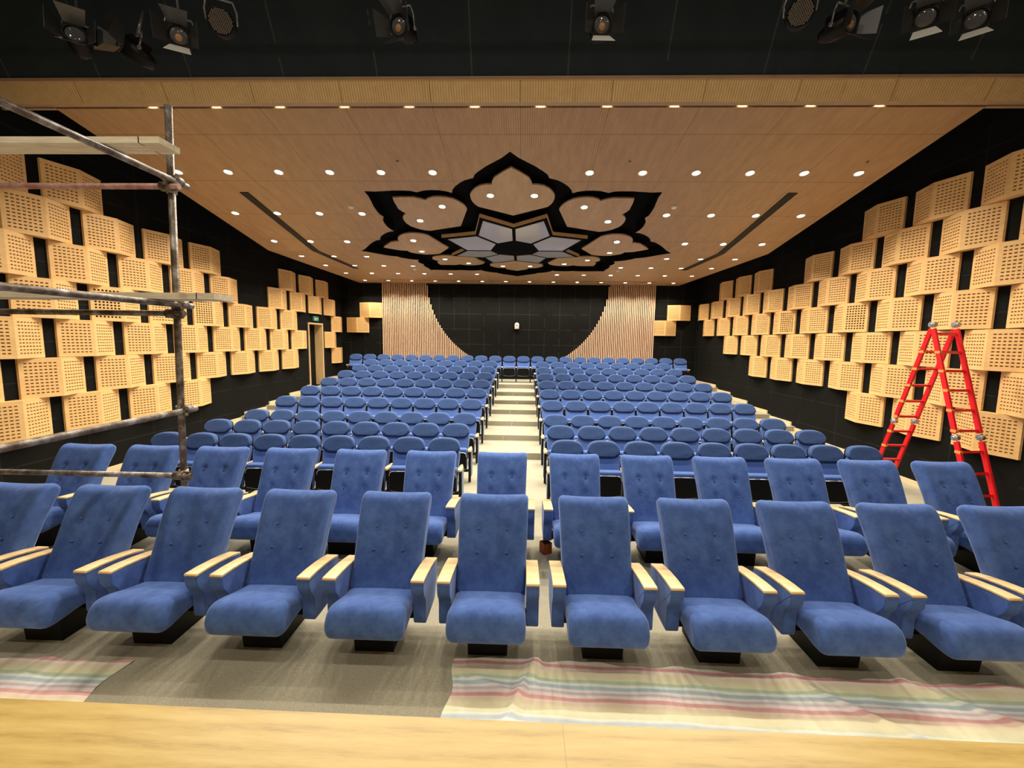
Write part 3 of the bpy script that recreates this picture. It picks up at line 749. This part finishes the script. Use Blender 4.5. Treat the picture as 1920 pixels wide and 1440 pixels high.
for k in range(9):
    y = RY + RP * k; z = ROWZ[k]
    for j in range(9):
        rown = '%s tip-up row' % ORD[k]
        x = .652 + SP * j + DXR[k] * (j / 8)
        kind = 'left_open' if j == 0 else ('right_wall' if j == 8 else 'mid')
        place_seat(kind, (x, y, z), 'blue tip-up seat, right block, %s, %s from the aisle' % (rown, ORD[j]), 'tip-up seats right of the aisle')
        x = -1.144 - SP * j + DXR[k] * .5 * (j / 8)
        kind = 'right_open' if j == 0 else 'mid'
        place_seat(kind, (x, y, z), 'blue tip-up seat, left block, %s, %s from the aisle' % (rown, ORD[j]), 'tip-up seats left of the aisle')
NB = ['%s from the left end' % ORD[i] for i in range(12)] + ['%s from the right end' % ORD[11 - i] for i in range(12)]
for i in range(24):
    place_seat('right_wall' if i == 23 else 'mid', (-6.30 + .5242 * i, RY + RP * 9 + .02, ROWZ[9]), 'blue tip-up seat in the unbroken last row, %s' % NB[i], 'tip-up seats in the last row')

# ------------------------------------------------------------------ loose wires on the aisle risers
for i, (x, seed) in enumerate(((-.33, 1), (-.42, 2), (-.25, 3), (-.33, 4), (-.16, 5), (-.3, 6))):
    rr = random.Random(seed); y = YS[i] - .004; zt = ROWZ[3 + i]; z0 = ROWZ[2 + i]
    p = [(0, 0, zt - z0 - .05), (-.015, -.02, zt - z0 - .035), (-.03, -.03, zt - z0 - .07), (-.02, -.035, .01), (.03, -.05, .006), (.09 if i < 2 else .04, -.06, .006)]
    b = MB(); b.path([tuple(q) for q in spline(p, 16, False)], .0045, 6)
    b.build('loose_wire', M['wire'], None, (x, y, z0), label='short pale wire end hanging from the %s carpeted step of the aisle' % ORD[i], cat='wire', group='loose wires on the aisle steps')

# ------------------------------------------------------------------ red-brown open carton
r = link('open_carton', None, None, (.285, 4.50, 0), radians(28), label='small red-brown open box on the carpet between the armchair rows', cat='box')
b = MB(); s = .052; h = .125
b.box(-s, s, -s, -s + .004, 0, h); b.box(-s, s, s - .004, s, 0, h); b.box(-s, -s + .004, -s, s, 0, h); b.box(s - .004, s, -s, s, 0, h); b.build('side_walls', M['carton'], r)
b = MB(); b.box(-s + .004, s - .004, -s + .004, s - .004, 0.001, .07); b.build('inner_shade', M['cartonshade'], r)  # dark block standing in for the shade inside the open carton

# ------------------------------------------------------------------ striped dust cloths
def cloth(name, farpts, x0, x1, ynear, label, seed, notch=None):
    rr = random.Random(seed); nx, ny = 150, 44
    bumps = [(rr.uniform(x0, x1), rr.uniform(2.0, 2.85), rr.uniform(.05, .22), rr.uniform(.02, .05), rr.uniform(-.6, .6), rr.uniform(.004, .014)) for _ in range(26)]
    if notch: bumps += notch
    me = bpy.data.meshes.new(name); vs = []; uvs = []
    def far(x):
        for (xa, ya), (xb, yb) in zip(farpts, farpts[1:]):
            if xa <= x <= xb: return ya + (yb - ya) * (x - xa) / (xb - xa)
        return farpts[0][1] if x < farpts[0][0] else farpts[-1][1]
    for j in range(ny + 1):
        for i in range(nx + 1):
            u, v = i / nx, j / ny; x = x0 + (x1 - x0) * u; yf = far(x) + .012 * sin(x * 9 + seed) + .007 * sin(x * 23)
            y = yf - (yf - ynear) * v
            if x < x0 + .3: x += .02 * sin(y * 14 + seed) * (1 - (x - x0) / .3)
            if x > x1 - .3: x += .03 * sin(y * 11 + seed) * (1 - (x1 - x) / .3)
            z = .006 + .002 * sin(x * 17 + y * 9) + .002 * sin(x * 7 - y * 31)
            for bx, by, sx, sy, sl, am in bumps:
                dx, dy = x - bx, y - by; a = dx * cos(sl * 2) + dy * sin(sl * 2); c = -dx * sin(sl * 2) + dy * cos(sl * 2)
                z += am * exp(-(a / sx) ** 2 - (c / sy * 2) ** 2)
            z = max(.003, z) * (1 if y < 2.86 or 1 else 1); vs.append((x, y, z)); uvs.append((x, (2.90 - (y - (far(x) - 2.899) * .7) + .25 * z + .006 * sin(x * 5 + seed)) / .567))
    fs = [(j * (nx + 1) + i, (j + 1) * (nx + 1) + i, (j + 1) * (nx + 1) + i + 1, j * (nx + 1) + i + 1) for j in range(ny) for i in range(nx)]
    me.from_pydata(vs, [], fs); me.materials.append(M['cloth']); ul = me.uv_layers.new(name='UVMap')
    for lp in me.loops: ul.data[lp.index].uv = uvs[lp.vertex_index]
    me.polygons.foreach_set('use_smooth', [True] * len(fs)); me.update()
    return link(name, me, None, (0, 0, 0), label=label, cat='dust cloth', group='striped dust cloths at the stage')
cloth('dust_cloth', [(-.47, 2.875), (-.3, 2.885), (.11, 2.89), (.5, 2.87), (1.2, 2.85), (2.41, 2.81), (3.58, 2.79), (5, 2.78)], -.475, 5.0, 1.75,
      'long striped dust cloth on the carpet below the right half of stage', 3,
      [(.02, 2.62, .35, .06, .62, .035), (.13, 2.82, .14, .05, .7, .03), (-.2, 2.66, .2, .04, -.2, .014), (2.3, 2.5, .5, .05, -.35, .02), (3.0, 2.62, .5, .05, -.3, .02)])
cloth('dust_cloth', [(-5.2, 2.78), (-3.9, 2.735), (-2.84, 2.735)], -5.2, -2.86, 1.75, 'striped dust cloth on the carpet at the far left below the stage', 8)

# ------------------------------------------------------------------ red folding ladder
HA, HB = Vector((5.82, 6.10, 2.70)), Vector((6.14, 6.10, 2.70))
FLa, FLb = Vector((5.98, 7.07, .0)), Vector((6.29, 7.05, .0))
FRa, FRb = Vector((5.57, 4.96, .0)), Vector((5.95, 5.02, .0))
lad = link('folding_ladder', None, None, (5.95, 6.0, 0), label='red multi-joint folding ladder opened beside the right wall', cat='ladder')
OFF = Vector((5.95, 6.0, 0))
def bar(mb, a, b_, w, d, wv):
    """rectangular tube from a to b_, width w along wv, depth d across"""
    a = a - OFF; b_ = b_ - OFF; t_ = (b_ - a).normalized(); u = wv.normalized(); u = (u - t_ * u.dot(t_)).normalized(); q = t_.cross(u)
    vs = [p + u * sx * w / 2 + q * sy * d / 2 for p in (a, b_) for sx, sy in ((-1, -1), (1, -1), (1, 1), (-1, 1))]
    mb.add(vs, [(0, 1, 2, 3), (4, 7, 6, 5), (0, 4, 5, 1), (1, 5, 6, 2), (2, 6, 7, 3), (3, 7, 4, 0)])
XV = Vector((1, 0, 0))
for (a0, a1, b0, b1, nr) in ((HA, FLa, HB, FLb, 11), (HA, FRa, HB, FRb, 10)):
    for p, q in ((a0, a1), (b0, b1)):
        st = p + (q - p) * .02
        b = MB(); bar(b, st, p + (q - p) * .53, .028, .062, XV); bar(b, p + (q - p) * .57, q - Vector((0, 0, -.03)), .028, .062, XV)
        stl = b.build('stile', M['red'], lad)
        b = MB(); fo = q - OFF; b.box(fo.x - .022, fo.x + .022, fo.y - .045, fo.y + .045, 0.001, .05); b.build('rubber_foot', M['black'], stl)
        for k in range(1, nr if p is a0 else 0):
            if .045 + .095 * k >= .97: continue
            c2 = p + (q - p) * (.045 + .095 * k) - OFF + Vector((-.0155, 0, 0))
            b = MB(); b.box(c2.x - .003, c2.x + .034, c2.y - .036, c2.y + .036, c2.z - .018, c2.z + .018)
            b.build('orange_label', M['sticker'], stl)
        b = MB(); j = p + (q - p) * .55 - OFF
        b.tube((j.x - .03, j.y, j.z), (j.x + .03, j.y, j.z), .036, 18); b.tube((j.x - .045, j.y, j.z), (j.x + .045, j.y, j.z), .018, 12)
        b.build('hinge_joint', M['zinc'], lad)
    for k in range(nr):
        f = .045 + .095 * k
        if f > .97: continue
        b = MB(); p = a0 + (a1 - a0) * f; q = b0 + (b1 - b0) * f; bar(b, p, q, .03, .026, (a1 - a0)); b.build('rung', M['red'], lad)
for p in (HA, HB):
    j = p - OFF; b = MB(); b.tube((j.x - .03, j.y, j.z + .01), (j.x + .03, j.y, j.z + .01), .042, 18); b.tube((j.x - .045, j.y, j.z + .01), (j.x + .045, j.y, j.z + .01), .024, 12)
    b.build('hinge_joint', M['zinc'], lad)

# ------------------------------------------------------------------ tube scaffold with planks
PX, PY = -3.30, 3.85
sc = link('scaffold', None, None, (PX, PY, 0), label='rusty steel tube scaffold standing among the armchairs at left', cat='scaffold')
LN = 6.2      # the frame runs off to the left
def pole(dx, dy, lean=0., top=4.46, parent=sc):
    b = MB(); b.tube((dx - lean * .0, dy, 0.005), (dx + lean, dy, top), .029, 14); b.tube((dx, dy, .002), (dx, dy, .012), .07, 16)
    return b.build('standard', M['pipe'], parent)
pole(-.075 + .02, 0, .125)
def clamp(x, y, z, axis='Y'):
    b = MB(); b.tube((x, y, z - .045), (x, y, z + .045), .042, 12)
    if axis == 'Y': b.tube((x + .055, y - .04, z + .01), (x + .055, y + .04, z + .01), .042, 12)
    else: b.tube((x - .045, y - .055, z), (x + .045, y - .055, z), .042, 12)
    for s_ in (-1, 1): b.tube((x + .03, y - .03, z + .028 * s_), (x + .095, y - .055, z + .03 * s_), .010, 8); b.tube((x + .09, y - .055, z + .03 * s_), (x + .105, y - .06, z + .03 * s_), .017, 6)
    b.build('clamp', M['pipe'], sc)
polex = lambda z: -.055 + .125 * z / 4.46
for z, m_ in ((3.745, 'pipe2'), (2.612, 'pipe'), (1.055, 'pipe')):
    b = MB(); b.tube((polex(z) + .12, -.058, z), (-3.2, -.058, z), .026, 14); b.build('ledger', M[m_], sc); clamp(polex(z), 0, z, 'X')
for z in (3.80, 2.692, 1.69):
    x = polex(z) + .058
    b = MB(); b.tube((x, .11, z), (x, -PY + .9, z), .0265, 14); b.build('transom', M['pipe'], sc); clamp(polex(z), 0, z, 'Y')
def plank(x1, y0, y1, z0, th, label, skew=0.):
    b = MB(); L = 4.2
    b.add([(-L, y0 + skew, 0), (0, y0, 0), (.0, y1, 0), (-L, y1 + skew, 0), (-L, y0 + skew, th), (0, y0, th), (0, y1, th), (-L, y1 + skew, th)],
          [(0, 3, 2, 1), (4, 5, 6, 7), (0, 1, 5, 4), (1, 2, 6, 5), (2, 3, 7, 6), (3, 0, 4, 7)])
    o = b.build('scaffold_plank', M['plank'], None, (x1, 0, z0), label=label, cat='plank', group='planks on the scaffold')
    for yy in (y0 + .02, y1 - .06):
        c = MB(); c.box(-.16, -.152, y0 - .001 if yy < (y0 + y1) / 2 else y1 - .05, y0 + .05 if yy < (y0 + y1) / 2 else y1 + .001, -.001, th + .001); c.build('metal_band', M['blackm'], o)
plank(-2.735, 3.155, 3.345, 3.829, .045, 'pale weathered plank lying high on the scaffold')
plank(-2.66, 3.515, 3.755, 2.721, .052, 'weathered plank lying on the scaffold at eye height')

# ------------------------------------------------------------------ stage luminaires hanging in front of the header
def fresnel(x, y, z, yaw, pitch, label, bright=False, warm=True):
    r = link('fresnel_spotlight', None, None, (x, y, z), label=label, cat='stage light', group='stage lights hanging under the header')
    r.rotation_euler = (pitch, 0, yaw)
    b = MB(); n = 20
    b.tube((0, .0, 0), (0, .20, 0), .095, n); b.tube((0, .20, 0), (0, .30, 0), .095, n, 0, .06); b.box(-.085, .085, .02, .22, .06, .12)
    b.ring((0, -.01, 0), .095, .012, 'Y', 24); b.build('housing', M['blackm'], r)
    b = MB(); b.sphere((0, -.0, 0), .085, 18, sc=(1, .22, 1)); ln = b.build('lens', M['fresnel'], r)
    if warm: b = MB(); b.sphere((0.0, -.014, -.02), .036, 12, sc=(1, .25, 1.1)); b.build('lamp_glow', M['warmlens'], ln)
    for k, (ax, sg) in enumerate((('z', -1), ('z', 1), ('x', -1), ('x', 1))):
        b = MB(); w0, w1, L, sp = .085, .12, .14, .09
        q = [(-w0, -.02, 0), (w0, -.02, 0), (w1, -.02 - L, sp), (-w1, -.02 - L, sp)]
        vs = []
        for (p, yy, o_2) in q:
            for th in (0, .003):
                a_ = sg * (.10 + o_2 + th)
                vs.append((p, yy, a_) if ax == 'z' else (a_, yy, p))
        b.add(vs, [(0, 2, 4, 6), (1, 3, 5, 7), (0, 1, 3, 2), (2, 3, 5, 4), (4, 5, 7, 6), (6, 7, 1, 0)])
        b.build('barn_door', M['white'] if (bright and k == 0) else M['flap'], r)
    b = MB(); b.path([(-.13, .10, 0), (-.135, .10, .12), (-.11, .10, .20), (.11, .10, .20), (.135, .10, .12), (.13, .10, 0)], .009, 8)
    b.tube((-.15, .10, 0), (-.125, .10, 0), .02, 10); b.tube((.125, .10, 0), (.15, .10, 0), .02, 10); b.tube((0, .10, .2), (0, .10, .50), .014, 8)
    b.build('yoke', M['chromey'], r)
    return r
def par(x, y, z, yaw, pitch, label):
    r = link('led_par_can', None, None, (x, y, z), label=label, cat='stage light', group='stage lights hanging under the header'); r.rotation_euler = (pitch, 0, yaw)
    b = MB(); b.tube((0, 0, 0), (0, .12, 0), .125, 24); b.tube((0, .12, 0), (0, .2, 0), .125, 24, 0, .08); b.ring((0, 0, 0), .125, .008, 'Y', 28); b.build('housing', M['blackm'], r)
    b = MB(); n = 24; b.add([(.118 * cos(2 * pi * k / n), -.006, .118 * sin(2 * pi * k / n)) for k in range(n)], [tuple(range(n))]); f = b.build('led_face', M['black'], r)
    b = MB()
    for i in range(-6, 7):
        for j in range(-6, 7):
            px, pz = i * .019 + (j % 2) * .0095, j * .0168
            if hypot(px, pz) < .108: b.tube((px, -.006, pz), (px, -.013, pz), .0078, 6)
    b.build('led_array', M['ledface'], f)
    b = MB(); b.path([(-.14, .05, 0), (-.15, .05, .10), (-.12, .05, .2), (.12, .05, .2), (.15, .05, .10), (.14, .05, 0)], .011, 8)
    b.tube((0, .05, .2), (0, .05, .48), .014, 8); b.build('yoke', M['chromey'], r)
    return r
LY = 4.7
fresnel(-4.92, LY, 5.64, radians(35), radians(-8), 'black fresnel stage light farthest left, its flap turned edge-on', warm=False)
fresnel(-4.50, LY + .1, 5.62, radians(-25), radians(-14), 'black fresnel stage light second from the left under the header', warm=False)
fresnel(-3.77, LY, 5.62, radians(28), radians(12), 'fresnel stage light with a bright lower flap, left group', True)
par(-3.30, LY, 5.76, radians(22), radians(18), 'round LED stage light with silver grid face, left group')
fresnel(-1.38, LY, 5.70, radians(-14), radians(14), 'fresnel stage light hanging alone left of centre')
fresnel(.76, LY, 5.70, radians(2), radians(14), 'fresnel stage light right of centre with a pale lower flap', True)
par(2.79, LY, 5.80, radians(-22), radians(18), 'round LED stage light with silver grid face, right group')
fresnel(3.30, LY, 5.70, radians(20), radians(10), 'fresnel stage light beside the right LED light')
fresnel(4.05, LY, 5.74, radians(-32), radians(16), 'fresnel stage light second from the far right end', True, False)
fresnel(4.55, LY, 5.72, radians(-38), radians(10), 'fresnel stage light at the far right end', True, False)
b = MB(); b.tube((WL + .01, LY + .1, 6.30), (WR - .01, LY + .1, 6.30), .03, 14)
b.build('lighting_batten', M['blackm'], None, label='black lighting pipe above the stage lights', cat='lighting pipe')

# downlights over the stage, part of the place, behind the camera's upper edge
STG = spot_data(STAGE_W, 158, .6, .09, (1.0, .90, .74))
for i, (x, y) in enumerate(((-4.2, .4), (-1.4, .4), (1.4, .4), (4.2, .4), (-4.2, -2.6), (-1.4, -2.6), (1.4, -2.6), (4.2, -2.6))):
    o = downlight(x, y, 7.995, 0, 'stage downlight in the black stage ceiling, %s from the left, %s row' % (ORD[i % 4], 'front' if i < 4 else 'rear'), 'stage downlights', STG, 2.2)
